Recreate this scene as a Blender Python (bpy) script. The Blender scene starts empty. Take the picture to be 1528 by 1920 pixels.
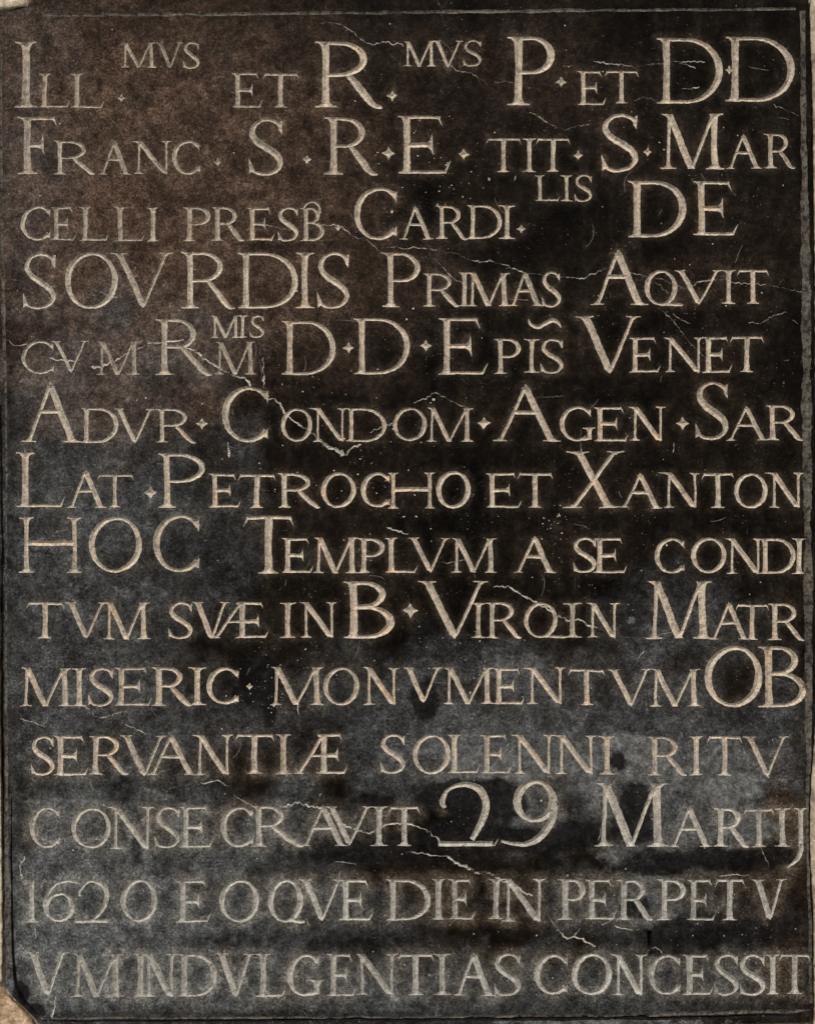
import bpy, math, random
import numpy as np
from mathutils import Vector, noise, kdtree
from mathutils.geometry import delaunay_2d_cdt

# ------------------------------------------------------------------ camera, world, sun, exposure
S = 0.0006                      # metres per unit of the drawing grid (the stone is about 0.92 m wide)
CX, CZ, BASE = 764.0, 960.0, 1.6
sc = bpy.context.scene
C = sc.collection

def P3(x, y, d=0.0):            # drawing grid (x right, y down, d towards the viewer, all in grid units) -> world
    return ((x - CX) * S, -d * S, BASE + (CZ - y) * S)

cam = bpy.data.objects.new('camera', bpy.data.cameras.new('camera'))
C.objects.link(cam)
DIST = 2.0
cam.location = (0, -DIST, BASE)
cam.rotation_euler = (math.radians(90), 0, 0)
cam.data.sensor_fit = 'VERTICAL'
cam.data.sensor_height = 36
cam.data.lens = 36 * DIST / (1920 * S)
cam.data.clip_end = 100
sc.camera = cam

w = bpy.data.worlds.new("World"); sc.world = w; w.use_nodes = True
nt = w.node_tree
sky = nt.nodes.new('ShaderNodeTexSky'); sky.sky_type = 'NISHITA'; sky.sun_disc = False
SUN_EL, SUN_AZ = math.radians(46), math.radians(-36)   # azimuth from the camera's side, towards the upper left
sky.sun_elevation = SUN_EL
sky.sun_rotation = math.pi + (-SUN_AZ) * -1
sky.air_density = 1.0; sky.dust_density = 3.0
bg = nt.nodes['Background']; bg.inputs[1].default_value = 0.085
nt.links.new(sky.outputs[0], bg.inputs[0])
sd = bpy.data.lights.new('sun', 'SUN'); sd.energy = 2.5; sd.angle = math.radians(10); sd.color = (1.0, 0.94, 0.86)
sun = bpy.data.objects.new('sun', sd); C.objects.link(sun)
sdir = Vector((math.sin(SUN_AZ) * math.cos(SUN_EL), -math.cos(SUN_AZ) * math.cos(SUN_EL), math.sin(SUN_EL)))
sun.rotation_euler = sdir.to_track_quat('Z', 'Y').to_euler()
sun.location = sdir * 5
sc.view_settings.view_transform = 'Standard'; sc.view_settings.look = 'None'
sc.view_settings.exposure = 0.75; sc.view_settings.gamma = 1.0
random.seed(7)

# ------------------------------------------------------------------ materials
def nodes(name):
    m = bpy.data.materials.new(name); m.use_nodes = True
    n = m.node_tree.nodes; l = m.node_tree.links
    return m, n, l, n['Principled BSDF']

class G:                         # tiny node helper
    def __init__(s, n, l): s.n, s.l = n, l
    def co(s, scale=(1, 1, 1)):
        g = s.n.new('ShaderNodeNewGeometry')
        mp = s.n.new('ShaderNodeMapping'); mp.inputs['Scale'].default_value = scale
        s.l.new(g.outputs['Position'], mp.inputs[0]); return mp.outputs[0]
    def noise(s, co, scale, detail=4, rough=.6, dist=0, out='Fac', w=None):
        t = s.n.new('ShaderNodeTexNoise'); t.inputs['Scale'].default_value = scale
        t.inputs['Detail'].default_value = detail; t.inputs['Roughness'].default_value = rough
        t.inputs['Distortion'].default_value = dist; s.l.new(co, t.inputs['Vector'])
        return t.outputs[out]
    def vor(s, co, scale, feature='F1'):
        t = s.n.new('ShaderNodeTexVoronoi'); t.feature = feature; t.inputs['Scale'].default_value = scale
        s.l.new(co, t.inputs['Vector']); return t.outputs['Distance']
    def ramp(s, v, pts):
        r = s.n.new('ShaderNodeValToRGB'); e = r.color_ramp.elements
        while len(e) < len(pts): e.new(.5)
        for i, (p, c) in enumerate(pts):
            e[i].position = p; e[i].color = (c, c, c, 1) if not hasattr(c, '__len__') else tuple(c) + (1,)
        s.l.new(v, r.inputs[0]); return r.outputs[0]
    def mix(s, a, b, f, mode='MIX'):
        m = s.n.new('ShaderNodeMix'); m.data_type = 'RGBA'; m.blend_type = mode
        for sock, v in ((m.inputs[0], f), (m.inputs[6], a), (m.inputs[7], b)):
            if isinstance(v, bpy.types.NodeSocket): s.l.new(v, sock)
            elif isinstance(v, (int, float)): sock.default_value = v if sock == m.inputs[0] else (v, v, v, 1)
            else: sock.default_value = tuple(v) + (1,)
        return m.outputs[2]
    def math(s, op, a, b=0.0, clamp=False):
        m = s.n.new('ShaderNodeMath'); m.operation = op; m.use_clamp = clamp
        for sock, v in ((m.inputs[0], a), (m.inputs[1], b)):
            if isinstance(v, bpy.types.NodeSocket): s.l.new(v, sock)
            else: sock.default_value = v
        return m.outputs[0]
    def attr(s, name, out='Fac'):
        a = s.n.new('ShaderNodeAttribute'); a.attribute_name = name; return a.outputs[out]
    def bump(s, h, bsdf, strength, dist):
        b = s.n.new('ShaderNodeBump'); b.inputs['Strength'].default_value = strength; b.inputs['Distance'].default_value = dist
        s.l.new(h, b.inputs['Height']); s.l.new(b.outputs[0], bsdf.inputs['Normal'])

def stone_mat():
    m, n, l, b = nodes('black_slate'); g = G(n, l)
    co = g.co()
    big = g.noise(co, 9, 5, .62, .4)
    mid = g.noise(co, 38, 6, .68, .3)
    fine = g.noise(co, 420, 4, .75)
    black = (.0019, .0014, .0009); brown = (.0100, .0068, .0043)
    base = g.mix(black, brown, g.ramp(big, [(.38, 0), (.66, 1)]))
    # grey sheen and brown haze painted into the stone's colour, plus dusty mottling
    sheen_dust = g.attr('sheen_dust'); brown_haze = g.attr('brown_haze'); halo = g.attr('halo'); blotch = g.attr('blotch')
    nmid = g.ramp(mid, [(.33, 0), (.68, 1)])
    nfine = g.ramp(fine, [(.34, .1), (.66, 1.6)])
    k = g.math('MULTIPLY', sheen_dust, g.math('ADD', g.math('MULTIPLY', nmid, .75), .42))
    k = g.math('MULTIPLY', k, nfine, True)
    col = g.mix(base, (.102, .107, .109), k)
    k2 = g.math('MULTIPLY', brown_haze, g.math('ADD', g.math('MULTIPLY', nmid, .55), .5))
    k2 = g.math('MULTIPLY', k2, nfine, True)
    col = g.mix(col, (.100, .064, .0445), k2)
    gr = g.noise(co, 21, 5, .7, .5)
    grk = g.math('MULTIPLY', g.ramp(gr, [(.5, 0), (.66, 1)]), g.math('MULTIPLY', sheen_dust, .45), True)
    col = g.mix(col, (.045, .060, .054), grk)
    hk = g.math('MULTIPLY', halo, g.math('ADD', g.math('MULTIPLY', nmid, .6), .35))
    hk = g.math('MULTIPLY', hk, nfine, True)
    col = g.mix(col, g.mix((.16, .125, .09), (.155, .152, .135), g.math('MULTIPLY', sheen_dust, 1.6, True)), hk)
    # water streaks run down the face
    ws = g.ramp(g.noise(g.co((1, 1, .16)), 42, 4, .6, .3), [(.5, 0), (.7, 1)])
    col = g.mix(col, (.060, .052, .043), g.math('MULTIPLY', ws, g.math('ADD', g.math('MULTIPLY', sheen_dust, .3), .10)))
    # crust: pale sheen painted in with a torn edge, plus a few crumbs
    cr = g.math('ADD', g.attr('sheen_crust'), g.math('MULTIPLY', g.math('SUBTRACT', g.mix(g.noise(co, 75, 6, .75, .3), g.noise(co, 240, 5, .8), .4), .5), 1.6))
    crk = g.ramp(cr, [(.46, 0), (.60, 1)])
    col = g.mix(col, g.mix((.090, .091, .087), (.060, .060, .056), g.ramp(g.noise(co, 130, 4, .7), [(.4, 0), (.6, 1)])), g.math('MULTIPLY', crk, .85))
    # dark ragged blotches
    sk = g.ramp(g.math('ADD', blotch, g.math('MULTIPLY', g.math('SUBTRACT', g.mix(g.noise(co, 70, 6, .8), g.noise(co, 210, 5, .8), .45), .5), 2.4)), [(.32, 0), (.74, .9)])
    col = g.mix(col, (.0055, .005, .005), sk)
    # chips: small pale flecks, grouped
    v = g.vor(co, 330)
    grp = g.ramp(g.noise(co, 14, 3, .6), [(.44, 0), (.62, 1)])
    fl = g.math('MULTIPLY', g.ramp(v, [(.10, 1), (.17, 0)]), g.ramp(g.noise(co, 150, 2, .5), [(.50, 0), (.60, 1)]))
    fl = g.math('MULTIPLY', fl, grp)
    col = g.mix(col, (.24, .21, .175), g.math('MULTIPLY', fl, .9))
    # fine grain
    grain = g.noise(co, 900, 2, .8)
    col = g.mix(col, g.ramp(g.noise(co, 300, 5, .8), [(.3, .5), (.5, 1), (.7, 1.75)]), 1.0, 'MULTIPLY')
    col = g.mix(col, g.ramp(grain, [(.3, .6), (.5, 1), (.7, 1.55)]), 1.0, 'MULTIPLY')
    m2 = g.ramp(g.noise(co, 105, 5, .72, .6), [(.36, .42), (.5, .95), (.64, 1.75)])
    col = g.mix(col, m2, .8, 'MULTIPLY')
    col = g.mix(col, g.ramp(g.noise(co, 34, 4, .65, .8), [(.38, .6), (.5, 1), (.62, 1.4)]), .8, 'MULTIPLY')
    l.new(col, b.inputs['Base Color'])
    rg = g.math('ADD', g.math('MULTIPLY', mid, .25), .48)
    l.new(rg, b.inputs['Roughness'])
    b.inputs['Specular IOR Level'].default_value = .03
    h = g.math('ADD', g.math('MULTIPLY', g.noise(co, 160, 5, .7), 1.0), g.math('MULTIPLY', fine, .35))
    h = g.math('SUBTRACT', h, g.math('MULTIPLY', fl, .8))
    g.bump(h, b, .35, .0008)
    return m

def letter_mat(name, c1, c2, c3, wear=.5):
    m, n, l, b = nodes(name); g = G(n, l)
    co = g.co()
    a = g.noise(co, 45, 4, .6); f = g.noise(co, 520, 3, .75); q = g.noise(co, 140, 4, .7)
    col = g.mix(c1, c2, g.ramp(a, [(.35, 0), (.65, 1)]))
    pk = g.ramp(g.noise(co, 26, 4, .7), [(.55, 0), (.68, 1)])
    col = g.mix(col, tuple(v * k for v, k in zip(c1, (1.08, .92, .80))), pk)
    # the pigment is worn thinner in places so the dark stone shows through
    col = g.mix(col, (.36, .355, .318), g.attr('cool'))
    film = g.attr('film')
    k = g.math('MULTIPLY', g.ramp(q, [(.46, 0), (.68, 1)]), wear)
    k = g.math('ADD', k, g.math('SUBTRACT', 1.0, film), True)
    col = g.mix(col, c3, k)
    col = g.mix(col, g.ramp(f, [(.3, .5), (.5, 1), (.7, 1.45)]), 1.0, 'MULTIPLY')
    l.new(col, b.inputs['Base Color'])
    b.inputs['Roughness'].default_value = .9; b.inputs['Specular IOR Level'].default_value = .15
    g.bump(g.noise(co, 380, 4, .7), b, .5, .0006)
    return m

def plain_rough(name, stops, scale, bump=.6):
    m, n, l, b = nodes(name); g = G(n, l); co = g.co()
    a = g.noise(co, scale, 6, .65, .4)
    col = g.ramp(a, stops)
    col = g.mix(col, g.ramp(g.noise(co, 500, 3, .7), [(.2, .6), (.5, 1), (.8, 1.3)]), 1.0, 'MULTIPLY')
    l.new(col, b.inputs['Base Color']); b.inputs['Roughness'].default_value = .95
    g.bump(g.noise(co, 260, 5, .7), b, bump, .0015)
    return m

M_STONE = stone_mat()
M_LET = letter_mat('cream_pigment', (.47, .395, .30), (.35, .30, .235), (.085, .072, .056), .6)
M_CRACK = letter_mat('lime_filled_crack', (.50, .46, .39), (.34, .31, .26), (.03, .026, .02), .95)
M_EDGE = letter_mat('worn_edge', (.135, .120, .095), (.075, .066, .052), (.018, .015, .012), 1.2)
M_SCR = letter_mat('scratched_stone', (.13, .12, .10), (.07, .062, .052), (.02, .018, .015), .95)
M_PLASTER = plain_rough('lime_plaster', [(.36, (.24, .19, .11)), (.5, (.46, .39, .27)), (.66, (.62, .56, .42))], 70)
M_SAND = plain_rough('sandstone', [(.36, (.13, .08, .045)), (.5, (.31, .21, .12)), (.66, (.50, .39, .26))], 110, 1.0)
M_MORTAR = plain_rough('weathered_mortar', [(.36, (.13, .10, .07)), (.5, (.30, .24, .165)), (.66, (.42, .35, .25))], 80)

# ------------------------------------------------------------------ stroke alphabet
polys = []     # (group id, [(x, y)...])
pts_in = []    # centre-line points
groups = []    # dicts per engraved piece
def wob(x, y):
    a = noise.noise((x * .02, y * .02, 3.1)) * 1.5
    b = noise.noise((x * .02, y * .02, 9.7)) * 1.5
    c = noise.noise((x * .16, y * .16, 1.7)) * 1.0
    d = noise.noise((x * .16, y * .16, 6.3)) * 1.0
    return x + a + c, y + b + d

def poly(p, step=5.0):
    q = []
    for i in range(len(p)):
        a, b = p[i], p[(i + 1) % len(p)]
        L = math.hypot(b[0] - a[0], b[1] - a[1]); n = max(1, int(L / step))
        if L > 2.6: n = max(2, n)      # cuts that meet share one bed: no dam across the groove
        for k in range(n):
            q.append((a[0] + (b[0] - a[0]) * k / n, a[1] + (b[1] - a[1]) * k / n))
    q = [wob(*v) for v in q]
    ar = sum(q[i][0] * q[(i + 1) % len(q)][1] - q[(i + 1) % len(q)][0] * q[i][1] for i in range(len(q)))
    if abs(ar) < .5: return
    if ar < 0: q.reverse()
    polys.append((len(groups) - 1, q))

def cline(a, b, step=3.5):
    n = max(1, int(math.hypot(b[0] - a[0], b[1] - a[1]) / step))
    for k in range(n + 1):
        pts_in.append(wob(a[0] + (b[0] - a[0]) * k / n, a[1] + (b[1] - a[1]) * k / n))

def catmull(ps, n=7):
    out = []
    P = [ps[0]] + list(ps) + [ps[-1]]
    for i in range(1, len(P) - 2):
        p0, p1, p2, p3 = P[i - 1], P[i], P[i + 1], P[i + 2]
        for k in range(n):
            t = k / n
            out.append(tuple(.5 * ((2 * p1[j]) + (-p0[j] + p2[j]) * t + (2 * p0[j] - 5 * p1[j] + 4 * p2[j] - p3[j]) * t * t
                                  + (-p0[j] + 3 * p1[j] - 3 * p2[j] + p3[j]) * t ** 3) for j in range(3)))
    out.append(tuple(ps[-1]))
    return out

def ribbon(path, centre=True):
    L, R = [], []
    for i, (x, y, wd) in enumerate(path):
        a = path[max(0, i - 1)]; b = path[min(len(path) - 1, i + 1)]
        dx, dy = b[0] - a[0], b[1] - a[1]; d = math.hypot(dx, dy) or 1
        nx, ny = -dy / d * wd / 2, dx / d * wd / 2
        L.append((x + nx, y + ny)); R.append((x - nx, y - ny))
    # split in chunks so that a curl never makes a polygon that crosses itself
    n = len(path); st = 6
    for i in range(0, n - 1, st):
        j = min(n - 1, i + st)
        poly(L[i:j + 1] + R[i:j + 1][::-1], 6)
    if centre:
        for i in range(n - 1): cline(path[i], path[i + 1])

class Gl:
    """one engraved character; box x0,x1,top,base in grid units"""
    def __init__(s, x0, x1, y0, y1, wr, p=None):
        s.x0, s.x1, s.yt, s.yb = x0, x1, y0, y1
        s.W, s.H = x1 - x0, y1 - y0
        s.t = s.H * wr * random.uniform(.94, 1.07); s.h = max(3.4, s.t * .47); s.s = .11 * s.H; s.p = p
    def X(s, f): return s.x0 + f * s.W
    def Y(s, g): return s.yb - g * s.H
    def serif(s, x, y, up, l, r, t, B=None):      # up=+1: a foot (body above), -1: a head
        e = max(1.3, .017 * s.H); B = (B or .125) * s.H
        q = [(x - l, y), (x + r, y), (x + r, y - up * e)]
        for u in (.35, .7, 1.0):
            q.append((x + t / 2 + (r - t / 2) * (1 - u) ** 2, y - up * (e + (B - e) * u ** 2)))
        for u in (1.0, .7, .35):
            q.append((x - t / 2 - (l - t / 2) * (1 - u) ** 2, y - up * (e + (B - e) * u ** 2)))
        q.append((x - l, y - up * e))
        poly(q, 6)
        cline((x - l * .6, y - up * e * .7), (x + r * .6, y - up * e * .7), 3)
    def stem(s, x, g0=0, g1=1, t=None, bot=(1, 1), top=(1, 1), xb=None):
        t = t or s.t; xb = x if xb is None else xb
        ya, yb = s.Y(g0), s.Y(g1); ym = (ya + yb) / 2; xm = (x + xb) / 2
        k = .45
        poly([(xb - t * .52, ya), (xb + t * .52, ya), (xm + t * k, ym), (x + t * .52, yb), (x - t * .52, yb), (xm - t * k, ym)])
        cline((xb, ya - s.h * .6), (x, yb + s.h * .6))
        d = s.s
        if bot: s.serif(xb, ya, 1, t / 2 + d * bot[0], t / 2 + d * bot[1], t)
        if top: s.serif(x, yb, -1, t / 2 + d * top[0], t / 2 + d * top[1], t)
    def diag(s, xa, ga, xb, gb, t):       # horizontal-cut diagonal, t measured across the stroke
        ya, yb = s.Y(ga), s.Y(gb)
        L = math.hypot(xb - xa, yb - ya); hw = t / 2 * L / max(1, abs(yb - ya))
        poly([(xa - hw, ya), (xa + hw, ya), (xb + hw, yb), (xb - hw, yb)])
        cline((xa + (xb - xa) * .04, ya + (yb - ya) * .04), (xb - (xb - xa) * .04, yb - (yb - ya) * .04))
        return hw
    def bar(s, xa, xb, g, h=None):
        h = h or s.h; y = s.Y(g)
        poly([(xa, y - h / 2), (xb, y - h / 2), (xb, y + h / 2), (xa, y + h / 2)]); cline((xa, y), (xb, y))
    def beak(s, x, y, dx, dy, w):         # curved triangular arm end: tip at (x, y), root spreading back
        root = y - dy
        poly([(x, y), (x - dx * .25 - (w * .25 if dx >= 0 else -w * .25), y - dy * .45), (x - dx - math.copysign(w, dx), root),
              (x - dx * .9, root), (x - dx * .35, y - dy * .55)] if False else
             [(x, y), (x - dx, root), (x - dx - math.copysign(w, dx), root), (x - dx * .75 - math.copysign(w * .45, dx), y - dy * .72), (x - dx * .35 - math.copysign(w * .18, dx), y - dy * .35)], 6)
        cline((x - dx * .8, y - dy * .85), (x - dx * .5, y - dy * .5))
    def arc(s, cx, cy, rx, ry, a0, a1, stress=0., n=26, wmin=None, wmax=None, taper=0):
        path = []; wmin = wmin or s.h; wmax = wmax or s.t
        for i in range(n + 1):
            a = math.radians(a0 + (a1 - a0) * i / n)
            k = abs(math.cos(a + stress)) ** 1.4
            wd = wmin + (wmax - wmin) * k
            if taper and i > n - 5: wd *= 1 - .6 * (i - (n - 5)) / 5
            path.append((cx + (rx - wd / 2) * math.cos(a), cy - (ry - wd / 2) * math.sin(a), wd))
        ribbon(path)
    # ---- capitals
    def I(s): x = (s.x0 + s.x1) / 2; d = (s.W - s.t) / 2 / s.s; s.stem(x, bot=(d, d), top=(d, d))
    def L(s):
        x = s.x0 + .095 * s.H + s.t / 2; s.stem(x, bot=(.9, .3)); s.foot(x)
    def foot(s, x):
        s.bar(x, s.x1 - .09 * s.H, s.h / 2 / s.H); s.beak(s.x1, s.Y(.215), .08 * s.H, -.215 * s.H, .10 * s.H)
    def head(s, x, xe):
        s.bar(x, xe - .05 * s.H, 1 - s.h / 2 / s.H); s.beak(xe, s.Y(.81), .06 * s.H, .19 * s.H, .09 * s.H)
    def mid(s, x, xe, g=.5):
        y = s.Y(g); h = s.h * .8
        poly([(x, y - h), (xe - .10 * s.H, y - h), (xe - .035 * s.H, y - .09 * s.H), (xe - .01 * s.H, y - .20 * s.H), (xe, y - .05 * s.H), (xe, y + .06 * s.H),
              (xe + .01 * s.H, y + .19 * s.H), (xe - .04 * s.H, y + .08 * s.H), (xe - .10 * s.H, y + h), (x, y + h)])
        cline((x, y), (xe - .03 * s.H, y))
    def E(s):
        x = s.x0 + .09 * s.H + s.t / 2; s.stem(x, bot=(.85, .3), top=(.85, .3))
        s.head(x, s.X(.85)); s.mid(x, s.X(.66)); s.foot(x)
    def F(s):
        x = s.x0 + .12 * s.H + s.t / 2; s.stem(x, top=(1, .3)); s.head(x, s.x1); s.mid(x, s.X(.66), .52)
    def T(s):
        x = (s.x0 + s.x1) / 2; s.stem(x, top=None); H = s.H
        s.bar(s.x0 + .07 * H, s.x1 - .07 * H, 1 - s.h / 2 / H)
        s.beak(s.x1, s.Y(.81), .06 * H, .19 * H, .09 * H); s.beak(s.x0, s.Y(.80), -.07 * H, .20 * H, .09 * H)
    def H_(s):
        t = s.t * .72; a = s.x0 + .13 * s.H; b = s.x1 - .14 * s.H
        d = .85
        s.stem(a, t=t, bot=(d, d), top=(d, d)); s.stem(b, t=t, bot=(d, d), top=(d, d))
        s.bar(a, b, .53, s.t * .85)
    def N(s):
        H = s.H; a = s.x0 + (s.p or .23) * H; b = s.x1 - .14 * H
        s.stem(a, t=s.h * 1.05, top=None, bot=(1.0, 1.0))
        s.diag(a - s.t * .1, 1, b - s.t * .25, .02, s.t)
        poly([(s.x0, s.yt), (a + s.t * .3, s.yt), (a + s.t * .1, s.Y(.9)), (s.x0 + (a - s.x0) * .55, s.Y(.965))])
        s.stem(b, g0=-.01, t=s.h * 1.0, bot=None, top=(1.0, 1.0))
    def M(s, off=.16):
        H = s.H; a = s.x0 + (s.p or off) * H; b = s.x1 - .15 * H
        top_b = b - .03 * H; ta = a + .02 * H
        v = (a + b) / 2 + .0 * H
        s.stem(ta, t=s.h * 1.1, top=None, bot=(1, 1), xb=a)
        poly([(ta - .15 * H, s.yt), (ta + s.t * .5, s.yt), (ta + s.t * .2, s.Y(.9)), (ta - .07 * H, s.Y(.96))])
        s.diag(ta + s.t * .05, 1, v, .0, s.t)
        s.diag(v + s.t * .1, .02, top_b - s.h * .3, .98, s.h)
        s.stem(top_b, t=s.t, top=(.2, 1.1), bot=(1.0, 1.0), xb=b)
    def A(s):
        H = s.H; a = s.x0 + .125 * H; b = s.x1 - .16 * H; g = s.p or .45
        ap = (a + b) / 2 - .02 * H
        s.diag(a, 0, ap, .97, s.h * 1.05); hw = s.diag(b, 0, ap + s.t * .12, .96, s.t)
        poly([(ap - s.h * .6, s.Y(.94)), (ap + s.t * .75, s.Y(.94)), (ap + s.t * .05, s.Y(1.03))])
        s.serif(a, s.yb, 1, .125 * H, .12 * H, s.h * 1.05, .06); s.serif(b, s.yb, 1, .16 * H, .16 * H, s.t * .95, .06)
        s.bar(a + (ap - a) * g, b + (ap - b) * g, g, s.h * 1.3)
    def V(s):
        H = s.H; a = s.x0 + .16 * H; b = s.x1 - .13 * H; v = (a + b) / 2 + .01 * H
        s.diag(a, 1, v - s.t * .1, .03, s.t); s.diag(b, 1, v + s.h * .3, .03, s.h)
        poly([(v - s.t * .75, s.Y(.06)), (v + s.h * 1.1, s.Y(.06)), (v, s.Y(-.03))])
        s.serif(a, s.yt, -1, .16 * H, .15 * H, s.t * .95, .06); s.serif(b, s.yt, -1, .13 * H, .13 * H, s.h * 1.05, .06)
    def X_(s):
        H = s.H; s.diag(s.x0 + .27 * H, 1, s.x1 - .28 * H, 0, s.t * .95); s.diag(s.x0 + .17 * H, 0, s.x1 - .16 * H, 1, s.h * 1.1)
        s.serif(s.x0 + .27 * H, s.yt, -1, .22 * H, .18 * H, s.t * .95, .06); s.serif(s.x1 - .28 * H, s.yb, 1, .17 * H, .20 * H, s.t * .95, .06)
        s.serif(s.x0 + .17 * H, s.yb, 1, .17 * H, .15 * H, s.h * 1.05, .06); s.serif(s.x1 - .16 * H, s.yt, -1, .14 * H, .16 * H, s.h * 1.05, .06)
    def O(s, x1=None):
        x1 = x1 or s.x1; cx, cy = (s.x0 + x1) / 2, (s.yt + s.yb) / 2
        rx, ry = (x1 - s.x0) / 2, s.H / 2 + 1
        st = .3
        s.arc(cx, cy, rx, ry, -93, 273, st, n=60)
    def Q(s):
        f = s.p or .82; xo = s.x0 + f * s.W; s.O(xo)
        cx = s.x0 + f * s.W * .55
        ribbon(catmull([(cx, s.Y(.03), s.h), (cx + .10 * s.H, s.Y(.035), s.h * 1.2), (xo + (s.x1 - xo) * .4, s.Y(.005), s.h * 1.3), (s.x1, s.Y(.0), s.h * .5)]))
    def C_(s, xe=None, top=True, bot=True):
        xe = xe or s.x1; W = xe - s.x0; rx = .575 * W; cx = s.x0 + rx; cy = (s.yt + s.yb) / 2; ry = s.H / 2 + 1
        s.arc(cx, cy, rx, ry, 40, 318 if bot else 300, .25, n=48)
        if top: poly([(xe - .085 * s.H, s.Y(.93)), (xe, s.Y(.92)), (xe - .005 * s.H, s.Y(.70)), (xe - .055 * s.H, s.Y(.83))])
        if bot: poly([(xe - .08 * s.H, s.Y(.09)), (xe, s.Y(.06)), (xe - .0 * s.H, s.Y(.25)), (xe - .05 * s.H, s.Y(.16))])
    def G_(s):
        xe = s.X(.86); s.C_(xe, bot=False); s.stem(xe - s.t * .35, 0.03, .38, bot=None, top=(1.3, 1.1))
        cx = s.x0 + .575 * (xe - s.x0)
        ribbon(catmull([(cx + .05 * s.W, s.yb - s.h * .4, s.h), (cx + .2 * s.W, s.Y(.035), s.h), (xe - s.t * .4, s.Y(.10), s.t * .8)]))
    def bowl(s, x, xr, gt, gb, wmax=None):
        wm = wmax or s.t; yt, yb = s.Y(gt), s.Y(gb); h = s.h
        cy = (yt + yb) / 2; ry = (yb - yt) / 2; rx = min(xr - x, max(ry * 1.05, (xr - x) * .62)); cx = xr - rx
        path = [(x, yt + h / 2, h), ((x + cx) / 2, yt + h / 2, h)]
        n = 18
        for i in range(n + 1):
            a = math.radians(90 - 180 * i / n); k = abs(math.cos(a)) ** 1.3; wd = h + (wm - h) * k
            path.append((cx + (rx - wd / 2) * math.cos(a), cy - (ry - wd / 2) * math.sin(a), wd))
        path += [((x + cx) / 2, yb - h / 2, h), (x, yb - h / 2, h)]
        ribbon(path)
    def D(s):
        x = s.x0 + .09 * s.H + s.t / 2; s.stem(x, bot=(.85, .2), top=(.85, .2)); s.bowl(x, s.x1, 1, 0)
    def P(s):
        x = s.x0 + .11 * s.H + s.t / 2; s.stem(x, top=(1, .2)); s.bowl(x, s.x1, 1, s.p or .46)
    def R(s):
        x = s.x0 + .11 * s.H + s.t / 2; s.stem(x, top=(1, .2)); xr = s.X(s.p or .77); s.bowl(x, xr, 1, .47, s.t * .92)
        xs = x + (xr - x) * .55
        ribbon(catmull([(xs, s.Y(.49), s.t * .7), (xs + (s.x1 - xs) * .42, s.Y(.24), s.t), (s.x1 - .13 * s.H, s.Y(.045), s.t * .8), (s.x1, s.Y(.0), s.h * .5)]))
    def B(s):
        x = s.x0 + .11 * s.H + s.t / 2; s.stem(x, bot=(1, .2), top=(1, .2)); s.bowl(x, s.X(.82), 1, .53, s.t * .9); s.bowl(x, s.x1, .57, 0)
        if s.p:     # abbreviation loop above the letter
            ribbon(catmull([(s.X(.15), s.Y(1.0), s.h), (s.X(.3), s.Y(1.14), s.h), (s.X(.58), s.Y(1.17), s.h), (s.X(.8), s.Y(1.02), s.h), (s.X(.82), s.Y(.82), s.h)]))
    def S_(s):
        t, h = s.t, s.h; X, Y = s.X, s.Y
        ribbon(catmull([(X(.93), Y(.80), h * .9), (X(.84), Y(.92), h), (X(.55), Y(.985) , h), (X(.24), Y(.92), h * 1.25), (X(.12), Y(.75), t * .85), (X(.28), Y(.59), t),
                        (X(.56), Y(.475), t * 1.05), (X(.82), Y(.35), t), (X(.92), Y(.20), t * .8), (X(.76), Y(.06), h * 1.2), (X(.45), Y(.01), h), (X(.17), Y(.05), h), (X(.07), Y(.16), h * .9)], 5))
        poly([(X(.84), Y(.93)), (X(.98), Y(.97)), (X(.97), Y(.72)), (X(.88), Y(.80))])
        poly([(X(.16), Y(.07)), (X(.02), Y(.01)), (X(.0), Y(.29)), (X(.08), Y(.19))])
    def AE(s):
        H = s.H; xe0 = s.x0 + s.W * .44; e = Gl(xe0 - .0 * H, s.x1, s.yt, s.yb, s.t / H); x = e.x0 + .09 * H + e.t / 2
        e.stem(x, bot=(1.1, .3), top=(.2, .3)); e.head(x, e.X(.82)); e.mid(x, e.X(.68), .46); e.foot(x)
        a = s.x0 + .13 * H; s.diag(a, 0, x - s.t * .2, 1, s.h * 1.2); s.serif(a, s.yb, 1, .13 * H, .12 * H, s.h * 1.05, .06)
        s.bar(a + (x - a) * .46, x, .46); s.bar(x - .16 * H, x, 1 - s.h / 2 / H)
    def J(s):
        H = s.H * .64; x = s.x1 - .17 * H; g = Gl(s.x0, s.x1, s.yt, s.yt + H, s.t / s.H * 1.0)
        g.t = s.t * .64; g.stem(x, g0=.1, bot=None)
        ribbon(catmull([(x, s.Y(.42), g.t), (x - .01 * H, s.Y(.28), g.t), (x - .12 * H, s.Y(.14), g.t * .95), (s.x0, s.yb, 1.5)]))
    def one(s):
        x = s.X(.5); s.stem(x, top=None); poly([(s.x0, s.Y(.93)), (x + s.t / 2, s.Y(1.01)), (x + s.t / 2, s.Y(.93)), (x - s.t / 2, s.Y(.95)), (s.x0 + 2, s.Y(.9))])
    def two(s):
        t, h = s.t, s.h; X, Y = s.X, s.Y
        ribbon(catmull([(X(.10), Y(.60), h), (X(.06), Y(.70), t * .8), (X(.16), Y(.88), h), (X(.42), Y(.975), h * 1.4), (X(.68), Y(.90), t), (X(.80), Y(.68), t * 1.0),
                        (X(.74), Y(.42), t * .9), (X(.55), Y(.10), t * .7)] if s.p else
                       [(X(.13), Y(.62), h), (X(.16), Y(.78), h), (X(.42), Y(.975), h), (X(.78), Y(.90), t * .8), (X(.90), Y(.66), t * .9), (X(.80), Y(.36), t * .8), (X(.52), Y(.10), h * 1.2), (X(.2), Y(.02), h)]))
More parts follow.
